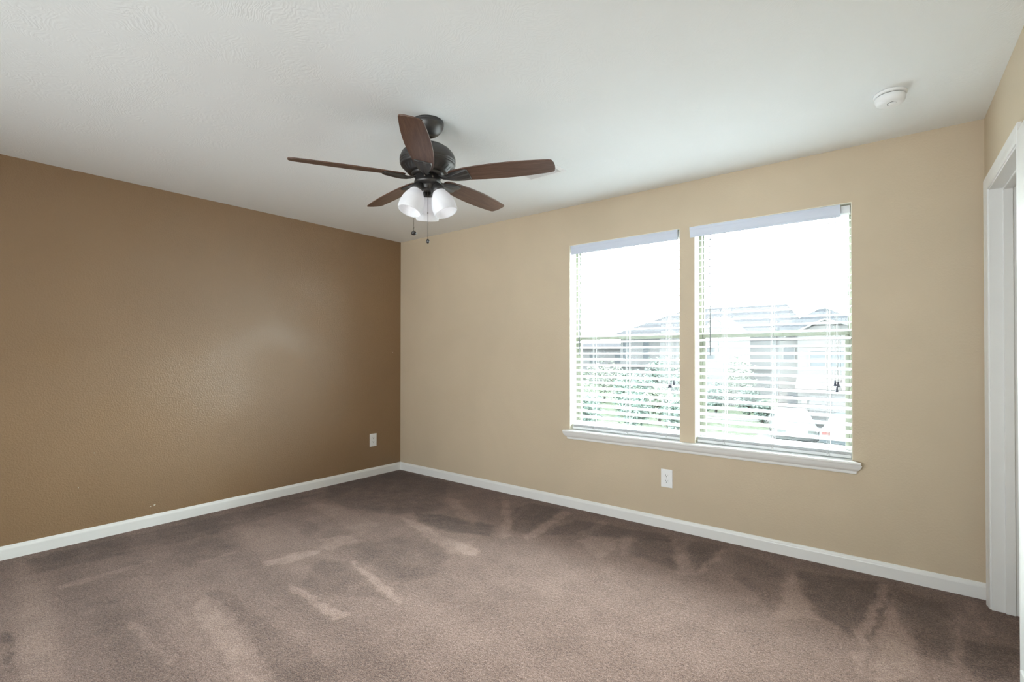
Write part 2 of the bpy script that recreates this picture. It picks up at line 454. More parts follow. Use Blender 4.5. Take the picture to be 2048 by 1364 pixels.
def floor_mesh():
    st = 0.0125
    xs = np.arange(-0.1, 5.08 + st, st); ys = np.arange(-5.15, 0.1 + st, st)
    X, Y = np.meshgrid(xs, ys)
    rng = np.random.RandomState(3)
    val = np.zeros_like(X)
    # overlapping vacuum passes, long lanes roughly along the window wall
    yy = Y + 0.075 * X
    lane = np.sin(yy * 2 * math.pi / 0.62 + 0.6 * np.sin(X * 1.3)) + 0.5 * np.sin(yy * 2 * math.pi / 0.27 + X * 0.8)
    far = np.clip((-Y - 1.0) / 0.8, 0, 1) * np.clip((3.6 - X) / 1.4, 0.25, 1)
    val += 0.24 * lane * far
    # carpet tone lowered smoothly towards the window wall and the left wall
    near = np.clip((Y + 0.75) / 0.5, 0, 1)
    val -= 0.55 * near
    nearl = np.clip((0.45 - X) / 0.4, 0, 1)
    val -= 0.45 * nearl
    jx = X + 0.006 * np.sin(Y * 23) + 0.005 * np.sin(Y * 57 + X * 31)
    jy = Y + 0.006 * np.sin(X * 19) + 0.005 * np.sin(X * 61 + Y * 17)
    def vnoise(cell, seed):
        r = np.random.RandomState(seed)
        gy, gx = int(5.4 / cell) + 3, int(5.4 / cell) + 3
        g = r.uniform(-1, 1, (gy, gx))
        fx, fy = (X + 0.15) / cell, (Y + 5.2) / cell
        ix, iy = fx.astype(int), fy.astype(int)
        tx, ty = fx - ix, fy - iy
        tx, ty = tx * tx * (3 - 2 * tx), ty * ty * (3 - 2 * ty)
        return (g[iy, ix] * (1 - tx) + g[iy, ix + 1] * tx) * (1 - ty) + (g[iy + 1, ix] * (1 - tx) + g[iy + 1, ix + 1] * tx) * ty
    ragged = 0.014 * vnoise(0.09, 5) + 0.010 * vnoise(0.035, 6)
    mottle = 1.0 + 0.30 * vnoise(0.06, 7) + 0.25 * vnoise(0.025, 8)
    val += 0.14 * vnoise(0.22, 9) + 0.10 * vnoise(0.05, 10)
    for v, s, poly in STREAKS:
        P = np.array(poly); Q = np.roll(P, -1, 0)
        x0, y0 = P.min(0) - 3 * s - 0.05; x1, y1 = P.max(0) + 3 * s + 0.05
        sel = (X > x0) & (X < x1) & (Y > y0) & (Y < y1)
        px, py = jx[sel], jy[sel]
        inside = np.zeros(px.shape, bool); dist = np.full(px.shape, 9.0)
        for (ax, ay), (bx, by) in zip(P, Q):
            cond = ((ay > py) != (by > py))
            with np.errstate(divide='ignore', invalid='ignore'):
                xi = (bx - ax) * (py - ay) / (by - ay + 1e-12) + ax
            inside ^= cond & (px < xi)
            dx, dy = bx - ax, by - ay
            t = np.clip(((px - ax) * dx + (py - ay) * dy) / (dx * dx + dy * dy + 1e-12), 0, 1)
            dist = np.minimum(dist, np.hypot(px - ax - t * dx, py - ay - t * dy))
        sd = np.where(inside, dist, -dist) + ragged[sel]
        w = np.clip(sd / (0.6 * s) * 0.5 + 0.5, 0, 1); w = w * w * (3 - 2 * w)
        val[sel] += (0.82 if v > 0 else 0.8) * v * w * mottle[sel]
    n, mcols = X.shape
    verts = np.stack([X.ravel(), Y.ravel(), np.zeros(X.size)], 1)
    idx = np.arange(X.size).reshape(n, mcols)
    faces = np.stack([idx[:-1, :-1].ravel(), idx[:-1, 1:].ravel(), idx[1:, 1:].ravel(), idx[1:, :-1].ravel()], 1)
    me = bpy.data.meshes.new('floor')
    me.from_pydata(verts.tolist(), [], faces.tolist())
    at = me.attributes.new('pile_lay', 'FLOAT', 'POINT')
    at.data.foreach_set('value', val.ravel().astype(np.float32))
    me.materials.append(M['carpet'])
    o = bpy.data.objects.new('floor', me)
    col.objects.link(o)
    return o
struct(floor_mesh(), 'brown cut pile carpet covering the whole floor with vacuum marks', 'carpet')

struct(MB().box(-0.2, 5.1, -5.2, 0.17, H, H + 0.2).build('ceiling', M['ceiling']), 'white ceiling with a brushed plaster texture', 'ceiling')
wl = MB().box(-0.16, 0.0, -5.2, 0.16, -0.15, H).build('wall_left', M['brown'])
struct(wl, 'dark brown painted wall on the left with a soft sheen', 'wall')
# little nicks in the brown paint
def chip(y, z, w, h, seed):
    r = random.Random(seed); n = 9
    b = MB(); ring = []
    for i in range(n):
        a = 2 * math.pi * i / n; k = r.uniform(0.55, 1.0)
        ring.append((y + w * k * math.cos(a), z + h * k * math.sin(a)))
    b.extrude(ring, -0.001, 0.0012, lambda u, v, t: (t, u, v))
    return b.build('paint_chip', M['chip'], wl)
chip(-2.235, 0.147, 0.009, 0.0045, 1); chip(-2.26, 0.141, 0.004, 0.003, 2); chip(-2.66, 0.36, 0.002, 0.005, 3)
chip(-0.105, 1.255, 0.003, 0.004, 4); chip(-2.58, 0.575, 0.0015, 0.003, 5)

b = MB()
T = 0.16
b.box(0, WIN[0][0], 0, T, -0.15, H).box(WIN[0][1], WIN[1][0], 0, T, -0.15, H).box(WIN[1][1], 5.1, 0, T, -0.15, H)
for x0, x1 in WIN:
    b.box(x0, x1, 0, T, Z1, H).box(x0, x1, 0, T, -0.15, Z0)
struct(b.build('wall_back', M['tan']), 'tan painted wall with two windows side by side', 'wall')

# door wall and its narrow closet opening
D0, D1, DZ = -0.128, -0.790, 2.045
b = MB()
def wr(y0, y1, z0, z1, th=0.115):
    b.add([(XW(y0), y0, z0), (XW(y1), y1, z0), (XW(y1) + th, y1, z0), (XW(y0) + th, y0, z0),
           (XW(y0), y0, z1), (XW(y1), y1, z1), (XW(y1) + th, y1, z1), (XW(y0) + th, y0, z1)],
          [(0, 1, 2, 3), (7, 6, 5, 4), (0, 4, 5, 1), (1, 5, 6, 2), (2, 6, 7, 3), (3, 7, 4, 0)])
wr(0, D0, -0.15, H); wr(D0, D1, DZ, H); wr(D1, -5.2, -0.15, H)
struct(b.build('wall_right', M['tan']), 'tan painted wall on the right around the white doorway', 'wall')
# closet behind the doorway
b = MB()
b.box(5.05, 5.1, -1.3, 0, -0.02, H).box(4.70, 5.1, -1.35, -1.3, -0.02, H)
struct(b.build('wall_closet', M['tan']), 'tan wall inside the closet beyond the white doorway', 'wall')

# wall behind the camera, with an added closed recess behind the fill light
b = MB()
b.box(0, 0.6, YR - 0.14, YR, -0.15, H).box(4.2, 5.1, YR - 0.14, YR, -0.15, H).box(0.6, 4.2, YR - 0.14, YR, 2.32, H).box(0.6, 4.2, YR - 0.14, YR, -0.15, 0.35)
b.box(0.6, 4.2, YR - 0.16, YR - 0.14, 0.3, 2.4)
struct(b.build('wall_front', M['tan']), 'tan wall behind the camera with an added closed recess', 'wall')

# baseboards: ogee-topped profile
BP = [(0, 0), (0.013, 0), (0.013, 0.060), (0.0115, 0.066), (0.008, 0.071), (0.0065, 0.076), (0.004, 0.0805), (0, 0.082)]
struct(MB().extrude(BP, 0, XW(-0.03) + 0.0, lambda u, v, t: (t, -u, v)).build('baseboard_back', M['trim']), 'white baseboard along the tan window wall', 'baseboard')
struct(MB().extrude(BP, YR, 0, lambda u, v, t: (u, t, v)).build('baseboard_left', M['trim']), 'white baseboard along the dark brown wall', 'baseboard')
struct(MB().extrude(BP, -1.00, YR, lambda u, v, t: (XW(t) - u, t, v)).build('baseboard_right', M['trim']), 'white baseboard on the right wall past the doorway', 'baseboard')

# door trim: moulded casing, jambs, stop
CW = 0.058
CP = [(0, 0), (0, 0.006), (0.010, 0.0085), (0.030, 0.010), (0.044, 0.013), (0.052, 0.0145), (CW, 0.012), (CW, 0)]   # (across from the opening, proud of wall)
dr = empty('door_1', (0, 0, 0))
struct(dr, 'white cased doorway at the right edge beside the tan wall corner', 'doorway')
REV = 0.005
ya, yb, zt = D0 + REV, D1 - REV, DZ + REV
def leg(y_in, sgn, ztop, name='casing'):
    b = MB(); n = len(CP)
    vs = [(XW(y_in + sgn * u) - v, y_in + sgn * u, 0.0) for u, v in CP] + [(XW(y_in + sgn * u) - v, y_in + sgn * u, ztop + u) for u, v in CP]
    b.add(vs, [tuple(range(n)), tuple(range(n, 2 * n))] + [(i, (i + 1) % n, n + (i + 1) % n, n + i) for i in range(n)])
    return b.build(name, M['trim'], dr)
leg(ya, 1, zt); leg(yb, -1, zt)
b = MB(); n = len(CP)
vs = [(XW(ya + u) - v, ya + u, zt + u) for u, v in CP] + [(XW(yb - u) - v, yb - u, zt + u) for u, v in CP]
b.add(vs, [tuple(range(n)), tuple(range(n, 2 * n))] + [(i, (i + 1) % n, n + (i + 1) % n, n + i) for i in range(n)])
b.build('casing', M['trim'], dr)
b = MB()
def ob(y0, y1, z0, z1, d0, d1):
    b.add([(XW(y0) + d0, y0, z0), (XW(y1) + d0, y1, z0), (XW(y1) + d1, y1, z0), (XW(y0) + d1, y0, z0),
           (XW(y0) + d0, y0, z1), (XW(y1) + d0, y1, z1), (XW(y1) + d1, y1, z1), (XW(y0) + d1, y0, z1)],
          [(0, 1, 2, 3), (7, 6, 5, 4), (0, 4, 5, 1), (1, 5, 6, 2), (2, 6, 7, 3), (3, 7, 4, 0)])
ob(D0 + 0.008, D0 - 0.0005, 0, DZ, -0.0008, 0.118); ob(D1 - 0.008, D1 + 0.002, 0, DZ, -0.0008, 0.118); ob(D0, D1, DZ - 0.002, DZ + 0.008, -0.0008, 0.118)
b.build('jamb', M['trim'], dr)
b = MB()
ob(D0 - 0.0005, D0 - 0.011, 0, DZ - 0.002, 0.047, 0.082); ob(D1 + 0.002, D1 + 0.013, 0, DZ, 0.047, 0.082); ob(D0, D1, DZ - 0.013, DZ - 0.002, 0.047, 0.082)
b.build('door_stop', M['trim'], dr, 0.002)
# second doorway starts right after: its casing board and plinth
tr = MB()
b = tr
for y0, y1, z1, d in ((yb - CW, -1.02, 2.075, -0.013), (-0.875, -1.03, 0.085, -0.020)):
    b.add([(XW(y0) + d, y0, 0), (XW(y1) + d, y1, 0), (XW(y1) + 0.002, y1, 0), (XW(y0) + 0.002, y0, 0),
           (XW(y0) + d, y0, z1), (XW(y1) + d, y1, z1), (XW(y1) + 0.002, y1, z1), (XW(y0) + 0.002, y0, z1)],
          [(0, 1, 2, 3), (7, 6, 5, 4), (0, 4, 5, 1), (1, 5, 6, 2), (2, 6, 7, 3), (3, 7, 4, 0)])
struct(b.build('trim_1', M['trim'], None, 0.003), 'plain white trim board beside the doorway casing at the frame edge', 'trim')

# ------------------------------------------------------------------ windows
def window(idx, x0, x1, label):
    w = empty('window_%d' % idx, ((x0 + x1) / 2, 0.1, Z0))
    struct(w, label, 'window')
    ox, oy, oz = w.location
    def B(): return MB()
    def fin(b, name, mat, parent=w, bev=0.0):
        b.v = [(x - ox, y - oy, z - oz) for x, y, z in b.v]
        return b.build(name, mat, parent, bev)
    # painted reveal lining
    b = B(); t = 0.003
    b.box(x0, x0 + t, 0.0, 0.10, Z0, Z1).box(x1 - t, x1, 0.0, 0.10, Z0, Z1).box(x0, x1, 0.0, 0.10, Z1 - t, Z1)
    fin(b, 'reveal', M['liner'])
    y0, y1 = 0.098, 0.150
    b = B(); fwid = 0.021
    b.box(x0, x0 + fwid, y0, y1, Z0, Z1).box(x1 - fwid, x1, y0, y1, Z0, Z1).box(x0 + fwid, x1 - fwid, y0, y1, Z1 - fwid, Z1).box(x0 + fwid, x1 - fwid, y0, y1, Z0, Z0 + fwid)
    fin(b, 'frame', M['vinyl'], bev=0.003)
    zm = 1.375
    # upper fixed sash: meeting rail behind, glass further out
    b = B(); s = 0.006
    b.box(x0 + fwid, x1 - fwid, 0.128, 0.146, zm - 0.012, zm + 0.020)
    b.box(x0 + fwid, x0 + fwid + s, 0.128, 0.146, zm + 0.020, Z1 - fwid - s).box(x1 - fwid - s, x1 - fwid, 0.128, 0.146, zm + 0.020, Z1 - fwid - s).box(x0 + fwid, x1 - fwid, 0.128, 0.146, Z1 - fwid - s, Z1 - fwid)
    us = fin(b, 'upper_sash', M['vinyl'])
    b = B(); b.box(x0 + fwid + s, x1 - fwid - s, 0.136, 0.139, zm + 0.020, Z1 - fwid - s)
    fin(b, 'glass_pane', M['glass'], us)
    b = B(); s = 0.022; zb = Z0 + fwid + 0.04
    b.box(x0 + fwid, x1 - fwid, 0.104, 0.126, zm - 0.020, zm + 0.016)
    b.box(x0 + fwid, x0 + fwid + s, 0.104, 0.126, zb, zm - 0.020).box(x1 - fwid - s, x1 - fwid, 0.104, 0.126, zb, zm - 0.020).box(x0 + fwid, x1 - fwid, 0.104, 0.126, Z0 + fwid, zb)
    ls = fin(b, 'lower_sash', M['vinyl'], bev=0.002)
    b = B(); b.box(x0 + fwid + s, x1 - fwid - s, 0.114, 0.117, zb, zm - 0.02)
    fin(b, 'glass_pane', M['glass'], ls)
    return w
window(1, *WIN[0], 'left hand almond window with raised blind, nearer the dark wall corner')
window(2, *WIN[1], 'second almond window, nearer the white doorway')

# stool and crown-moulded apron under both windows, with mitred ends
SILL = struct(empty('trim_2', (3.08, 0, 0.55)), 'white window stool and crown apron running under both windows', 'window sill')
def mould(prof, xa, xb, name):
    # prof: (proud, z); ends mitred back to the wall so length grows with proudness
    b = MB(); n = len(prof)
    vs = [(xa - u - 3.08, -u, z - 0.55) for u, z in prof] + [(xb + u - 3.08, -u, z - 0.55) for u, z in prof]
    b.add(vs, [tuple(range(n)), tuple(range(n, 2 * n))] + [(i, (i + 1) % n, n + (i + 1) % n, n + i) for i in range(n)])
    return b.build(name, M['trim'], SILL, 0.0015)
mould([(0, 0.610), (0.046, 0.610), (0.051, 0.614), (0.052, 0.622), (0.049, 0.627), (0, 0.628)], 2.137, 4.020, 'stool_nosing')
mould([(0, 0.553), (0.012, 0.553), (0.014, 0.558), (0.016, 0.570), (0.022, 0.574), (0.030, 0.582), (0.037, 0.594), (0.041, 0.604), (0.043, 0.610), (0, 0.610)], 2.122, 4.033, 'crown_apron')
b = MB()
for x0, x1 in WIN: b.box(x0 - 3.08, x1 - 3.08, 0, 0.105, 0.607 - 0.55, 0.628 - 0.55)
b.build('stool_board', M['trim'], SILL)

# ------------------------------------------------------------------ blinds
def blind(x0, x1, skew, label, wand_x, wand_z, ladders, cord_x, cord_z, tassels, val):
    cx = (x0 + x1) / 2
    r = empty('window_blind', (cx, 0.055, 0.630))
    tag(r, label, 'blind', 'white slatted blinds in the two windows')
    oz = 0.630
    def P(x, y, z): return (x - cx, y - 0.055, z - oz)
    hw = (x1 - x0) / 2 - 0.009
    tilt = math.radians(15)
    # headrail
    MB().box(-hw, hw, -0.028, 0.028, 2.068 - oz, 2.112 - oz).build('headrail', M['slat'], r, 0.002)
    # crown-shaped valance, hung slightly out of line
    va, vb, ya_, yb_ = val
    prof = [(0.000, 2.046), (0.003, 2.044), (0.007, 2.050), (0.008, 2.062), (0.011, 2.075), (0.014, 2.090), (0.017, 2.098), (0.017, 2.111), (0.014, 2.114), (0.0, 2.114)]
    b = MB(); n = len(prof)
    vs = [P(va, ya_ - u, z) for u, z in prof] + [P(vb, yb_ - u, z) for u, z in prof]
    b.add(vs, [tuple(range(n)), tuple(range(n, 2 * n))] + [(i, (i + 1) % n, n + (i + 1) % n, n + i) for i in range(n)])
    b.build('valance', M['valance'], r)
    # slats
    b = MB(); z = 0.690; dz = 0.0462; ns = 30; D = 0.025
    for i in range(ns):
        zc = z + i * dz
        pts = []
        for k in range(5):
            u = -D + 2 * D * k / 4
            crown = 0.0018 * (1 - (u / D) ** 2)
            pts.append((u * math.cos(tilt) - crown * math.sin(tilt), u * math.sin(tilt) + crown * math.cos(tilt)))
        th = 0.0026
        outline = pts + [(p[0] + th * math.sin(tilt) * 0, p[1] - th) for p in reversed(pts)]
        b.extrude(outline, -hw, hw, lambda u, v, t, zc=zc: (t, u, zc - oz + v))
    # a few slats packed on the bottom rail
    for i in range(3):
        zc = 0.657 + i * 0.0055
        b.box(-hw, hw, -D, D, zc - oz - 0.0013, zc - oz + 0.0013)
    b.build('slats', M['slat'], r)
    MB().box(-hw, hw, -0.026, 0.026, 0.634 - oz, 0.652 - oz).build('bottom_rail', M['slat'], r, 0.002)
    for lx in ladders:
        b = MB()
        for dx in (-0.006, 0.006):
            for yy in (-0.0285, 0.0285):
                b.tube([P(lx + dx, 0.055 + yy, 0.64), P(lx + dx, 0.055 + yy, 2.07)], 0.0009, 5)
        b.tube([P(lx, 0.055 - 0.029, 0.64), P(lx, 0.055 - 0.029, 2.07)], 0.0014, 5)
        ld = b.build('ladder_cord', M['cord'], r)
        MB().lathe([(0.0001, 0.6455 - oz), (0.006, 0.6455 - oz), (0.007, 0.640 - oz), (0.005, 0.634 - oz), (0.0001, 0.633 - oz)], 12, Matrix.Translation(Vector((lx - cx, -0.0275, 0)))).build('rail_button', M['plastic'], ld)
    # tilt wand
    b = MB()
    b.tube([P(wand_x, 0.018, wand_z[1]), P(wand_x, 0.018, wand_z[0])], 0.0034, 8)
    b.tube([P(wand_x, 0.018, wand_z[1]), P(wand_x + 0.001, 0.02, wand_z[1] + 0.02), P(wand_x, 0.03, wand_z[1] + 0.035)], 0.002, 6)
    tag(b.build('tilt_wand', M['wand'], r), 'smoky grey tilt wand')
    # lift cords with tassels
    b = MB()
    for (tx, tz), ox in zip(tassels, (-0.007, 0.0, 0.007)):
        b.tube([P(cord_x + ox, 0.024, 2.068), P(cord_x + ox, 0.022, cord_z + 0.25), P(tx, 0.021, tz + 0.018)], 0.0011, 5)
    lc = b.build('lift_cord', M['cord'], r)
    for tx, tz in tassels:
        Tm = Matrix.Translation(Vector(P(tx, 0.021, tz)))
        tag(MB().lathe([(0.002, 0.020), (0.0045, 0.017), (0.006, 0.004), (0.0085, -0.008), (0.0085, -0.013), (0.004, -0.015)], 12, Tm).build('tassel', M['tassel'], lc), 'dark slate tassel')
    return r
blind(*WIN[0], 0, 'white faux wood blind hanging in the window nearer the dark brown wall', 2.207, (1.235, 2.035),
      (2.330, 2.612, 2.918), 2.960, 1.05, [(2.942, 1.012), (2.955, 1.014), (2.976, 1.034)], (2.146, 3.016, -0.003, -0.003))
blind(*WIN[1], 0, 'white faux wood blind hanging crookedly in the window nearer the white doorway', 3.228, (1.23, 2.035),
      (3.312, 3.604, 3.905), 3.949, 1.08, [(3.942, 1.066), (3.958, 1.060), (3.951, 1.030)], (3.105, 3.974, -0.012, 0.006))

# ------------------------------------------------------------------ ceiling fan
FX, FY = 2.335, -1.728
fan = empty('ceiling_fan', (FX, FY, H))
tag(fan, 'bronze ceiling fan with five walnut blades and three white glass shades', 'ceiling fan')
def fz(prof): return [(r, z - H) for r, z in prof]
MB().lathe(fz([(0.0001, 2.4395), (0.080, 2.4395), (0.081, 2.432), (0.079, 2.428), (0.081, 2.425), (0.080, 2.415), (0.074, 2.400), (0.062, 2.384), (0.045, 2.371), (0.028, 2.364), (0.024, 2.366), (0.0001, 2.368)])).build('canopy', M['bronze'], fan)
MB().lathe(fz([(0.0001, 2.37), (0.0125, 2.37), (0.0125, 2.335), (0.022, 2.333), (0.024, 2.325), (0.024, 2.312), (0.0001, 2.312)]), 24).build('downrod', M['bronze'], fan)
hs = MB().lathe(fz([(0.0001, 2.322), (0.035, 2.322), (0.060, 2.318), (0.090, 2.307), (0.116, 2.290), (0.133, 2.270), (0.142, 2.248), (0.143, 2.236), (0.1425, 2.230), (0.1385, 2.2285), (0.1385, 2.2255), (0.142, 2.224),
                     (0.142, 2.220), (0.1385, 2.2185), (0.1385, 2.216), (0.1405, 2.2145), (0.136, 2.206), (0.130, 2.202), (0.127, 2.200), (0.106, 2.177), (0.103, 2.173), (0.098, 2.171), (0.0001, 2.171)]), 64).build('motor_housing', M['bronze'], fan)
b = MB()
for i in range(30):
    a = 2 * math.pi * i / 30
    u = Vector((math.cos(a), math.sin(a), 0)); w = Vector((-math.sin(a), math.cos(a), 0))
    c = u * 0.1165 + Vector((0, 0, 2.1885 - H))
    d = (u * 0.021 + Vector((0, 0, 0.023))).normalized()
    nrm = d.cross(w)
    b.obox(c, d * 0.0125 + w * 0.004, w * 0.0036, nrm * 0.0012)
tag(b.build('vent_slots', M['dark_slot'], hs), 'slanted dark vent slots')
MB().lathe(fz([(0.0001, 2.173), (0.082, 2.173), (0.084, 2.168), (0.080, 2.160), (0.070, 2.157), (0.0001, 2.157)])).build('flywheel', M['bronze'], fan)
sw = MB().lathe(fz([(0.0001, 2.159), (0.066, 2.159), (0.066, 2.130), (0.069, 2.128), (0.070, 2.122), (0.067, 2.117), (0.060, 2.112), (0.048, 2.109), (0.043, 2.106), (0.043, 2.090), (0.040, 2.086), (0.0001, 2.085)])).build('switch_housing', M['bronze'], fan)
for a in (-55, -20, 100, 190):
    ar = math.radians(a); u = Vector((math.cos(ar), math.sin(ar), 0))
    MB().lathe([(0.0055, 0.0), (0.005, 0.003), (0.0001, 0.004)], 10, Matrix.Translation(u * 0.0655 + Vector((0, 0, 2.139 - H))) @ u.to_track_quat('Z', 'Y').to_matrix().to_4x4()).build('screw', M['chain'], sw)

def blade_outline():
    hwid = [(0.118, 0.026), (0.130, 0.036), (0.16, 0.044), (0.22, 0.0535), (0.30, 0.0605), (0.38, 0.0645), (0.45, 0.0645), (0.53, 0.061), (0.60, 0.055), (0.640, 0.0505)]
    top = [(r, h) for r, h in hwid]
    tip = [(0.651, 0.047), (0.657, 0.040), (0.662, 0.022), (0.664, 0.0)]
    up_ = top + tip
    dn = [(r, -h) for r, h in reversed(up_[:-1])]
    return up_ + dn
BO = blade_outline()
BZ = 2.153 - H
def make_blade():
    b = MB(); n = len(BO); t = 0.003
    b.add([(x, y, -t) for x, y in BO] + [(x, y, t) for x, y in BO],
          [tuple(range(n))[::-1], tuple(range(n, 2 * n))] + [(i, (i + 1) % n, n + (i + 1) % n, n + i) for i in range(n)])
    o = b.build('blade', M['wood'], fan, 0.0015)
    # cast bracket: neck from the flywheel, flared plate with raised flutes under the blade root
    k = MB()
    st = [(0.058, 0.017, 0.004, -0.001), (0.085, 0.014, -0.006, -0.014), (0.108, 0.015, -0.006, -0.019), (0.130, 0.024, -0.003, -0.020), (0.160, 0.034, -0.003, -0.018), (0.195, 0.042, -0.003, -0.014), (0.216, 0.044, -0.003, -0.011), (0.226, 0.041, -0.003, -0.008)]
    vs = []
    for r, hw_, za, zb in st:
        vs += [(r, -hw_, za), (r, -hw_ * 0.93, zb), (r, -hw_ * 0.45, zb - 0.003), (r, 0, zb + 0.002), (r, hw_ * 0.45, zb - 0.003), (r, hw_ * 0.93, zb), (r, hw_, za)]
    q = 7; fs = []
    for i in range(len(st) - 1):
        for j in range(q):
            j2 = (j + 1) % q
            fs.append((i * q + j, i * q + j2, (i + 1) * q + j2, (i + 1) * q + j))
    fs += [tuple(range(q))[::-1], tuple((len(st) - 1) * q + j for j in range(q))]
    k.add(vs, fs)
    for (sx_, sy_) in ((0.150, 0.0), (0.200, 0.018), (0.200, -0.018)):
        k.lathe([(0.005, -0.009), (0.0045, -0.0135), (0.0001, -0.0145)], 10, Matrix.Translation((sx_, sy_, 0)))
    k.build('blade_bracket', M['bronze'], o, 0.001)
    return o
proto = make_blade()
for i, deg in enumerate((-120.1, -48.1, 23.9, 95.9, 167.9)):
    o = proto if i == 0 else copy_tree(proto, fan)
    o.location = (0, 0, BZ)
    o.rotation_euler = (math.radians(-12.5), 0, math.radians(deg))

# light kit: three arms, fitter cups and tulip shades
AWAY = math.degrees(math.atan2(FY + 3.47715, FX - 4.26806)) + 1.0
def shade_unit(deg, first=None):
    a = math.radians(deg)
    u = Vector((math.cos(a), math.sin(a), 0))
    p0 = u * 0.058 + Vector((0, 0, 2.087 - H))          # neck
    p1 = u * 0.107 + Vector((0, 0, 1.957 - H))          # mouth centre
    d = (p1 - p0).normalized(); L = (p1 - p0).length
    mat = Matrix.Translation(p0) @ d.to_track_quat('Z', 'Y').to_matrix().to_4x4()
    b = MB()
    b.lathe([(0.0001, -0.036), (0.012, -0.036), (0.014, -0.028), (0.022, -0.020), (0.029, -0.008), (0.0335, 0.004), (0.0345, 0.016), (0.032, 0.018), (0.0001, 0.012)], 32, mat)
    b.tube([u * 0.028 + Vector((0, 0, 2.097 - H)), u * 0.036 + Vector((0, 0, 2.107 - H)), p0 - d * 0.030], 0.010, 10)
    cup = b.build('fitter_cup', M['bronze'], fan)
    b = MB()
    prof = [(0.029, 0.010), (0.032, 0.018), (0.038, 0.030), (0.0475, 0.046), (0.0555, 0.066), (0.0605, 0.088), (0.0625, 0.106), (0.0615, L - 0.010), (0.0595, L - 0.002), (0.0580, L),
            (0.0565, L - 0.002), (0.0585, L - 0.010), (0.0598, 0.106), (0.0578, 0.088), (0.0528, 0.066), (0.0448, 0.046), (0.0353, 0.030), (0.0293, 0.018), (0.0265, 0.010)]
    b.lathe(prof + [prof[0]], 48, mat)
    # drop the two automatic caps: the shade is open at the mouth
    b.f = b.f[:-2]; b.sm = b.sm[:-2]
    sh = b.build('lamp_shade', M['shade'], fan)
for k in range(3):
    shade_unit(AWAY + 120 * k)
    lamp = bpy.data.lights.new('shade_fill', 'POINT')          # added weak lights that brighten the shades from inside
    lamp.energy = 0.09
    lamp.shadow_soft_size = 0.022
    lo = bpy.data.objects.new('shade_fill', lamp)
    an = math.radians(AWAY + 120 * k)
    lo.location = (FX + 0.078 * math.cos(an), FY + 0.078 * math.sin(an), 2.025)
    col.objects.link(lo)

# pull chains
toward = math.radians(AWAY + 180)
def chain(name, x, y, ztop, zbot, links, pend, label):
    b = MB()
    b.tube([(x, y, ztop - H), (x, y, zbot - H)], 0.0011, 6)
    for z in links: b.lathe([(0.0001, z - H + 0.006), (0.0025, z - H + 0.004), (0.0025, z - H - 0.004), (0.0001, z - H - 0.006)], 10, Matrix.Translation((x, y, 0)))
    c = b.build('pull_chain', M['chain'], fan)
    w, h = pend
    prof = [(max(0.0001, w * math.sin(math.pi * i / 10)), zbot - H - h + h * math.cos(math.pi * i / 10)) for i in range(11)]
    tag(MB().lathe(prof, 20, Matrix.Translation((x, y, 0))).build('chain_pendant', M['bronze'], c), label)
chain('c', 0.046 * math.cos(toward), 0.046 * math.sin(toward), 2.10, 1.823, (1.955,), (0.0085, 0.0115), 'slim dark oval pendant')
ux, uy = math.cos(toward + math.pi / 2), math.sin(toward + math.pi / 2)
chain('d', -0.0705 * ux - 0.024 * math.cos(toward), -0.0705 * uy - 0.024 * math.sin(toward), 2.115, 1.876, (1.893,), (0.0145, 0.0105), 'flattened bronze ball pendant')

# ------------------------------------------------------------------ small things on walls and ceiling
sd = empty('smoke_detector', (4.219, -0.605, H))
tag(sd, 'round white smoke detector on the ceiling near the doorway', 'smoke detector')
MB().lathe([(0.0001, -0.0002), (0.072, -0.0002), (0.0735, -0.006), (0.072, -0.012), (0.066, -0.0135), (0.0001, -0.0135)], 56).build('mounting_base', M['plastic'], sd)
dk = MB().lathe([(0.0001, -0.0135), (0.062, -0.0135), (0.062, -0.017), (0.0001, -0.017)], 48).build('shadow_gap', M['dark_slot'], sd)
bd = MB().lathe([(0.0001, -0.0165), (0.0655, -0.0165), (0.0675, -0.020), (0.066, -0.034), (0.062, -0.043), (0.055, -0.048), (0.042, -0.0505), (0.0001, -0.0515)], 56).build('body', M['plastic'], sd)
b = MB().lathe([(0.0001, -0.0505), (0.016, -0.0505), (0.0155, -0.0535), (0.0001, -0.054)], 28, Matrix.Translation((0.012, -0.008, 0)))
b.build('test_button', M['plastic'], bd, 0.001)
b = MB()
for i in range(11):
    a = math.radians(150 + i * 12)
    b.obox((0.012 + 0.024 * math.cos(a), -0.008 + 0.024 * math.sin(a), -0.0510), (0.003 * -math.sin(a), 0.003 * math.cos(a), 0), (0.0012 * math.cos(a), 0.0012 * math.sin(a), 0), (0, 0, 0.0006))
b.build('sounder_slots', M['dark_slot'], bd)

sd.scale = (0.87, 0.87, 1.0)

av = empty('air_vent', (2.388, -0.826, H))
tag(av, 'white louvered air vent on the ceiling behind a fan blade', 'vent')
b = MB(); hx, hy, inx, iny = 0.150, 0.127, 0.118, 0.096
b.box(-hx, hx, -hy, -iny, -0.006, -0.0003).box(-hx, hx, iny, hy, -0.006, -0.0003).box(-hx, -inx, -iny, iny, -0.006, -0.0003).box(inx, hx, -iny, iny, -0.006, -0.0003)
b.build('frame', M['plastic'], av, 0.0025)
MB().box(-inx, inx, -iny, iny, -0.0012, -0.0003).build('duct_opening', M['void'], av)
for i in range(9):
    y = -iny + 0.012 + i * (2 * iny - 0.024) / 8
    MB().obox((0, y, -0.006), (inx, 0, 0), (0, 0.0085, -0.0045), (0, 0.0004, 0.0008)).build('louver', M['plastic'], av)
MB().box(-0.002, 0.002, -iny, iny, -0.0115, -0.0015).build('divider', M['plastic'], av)

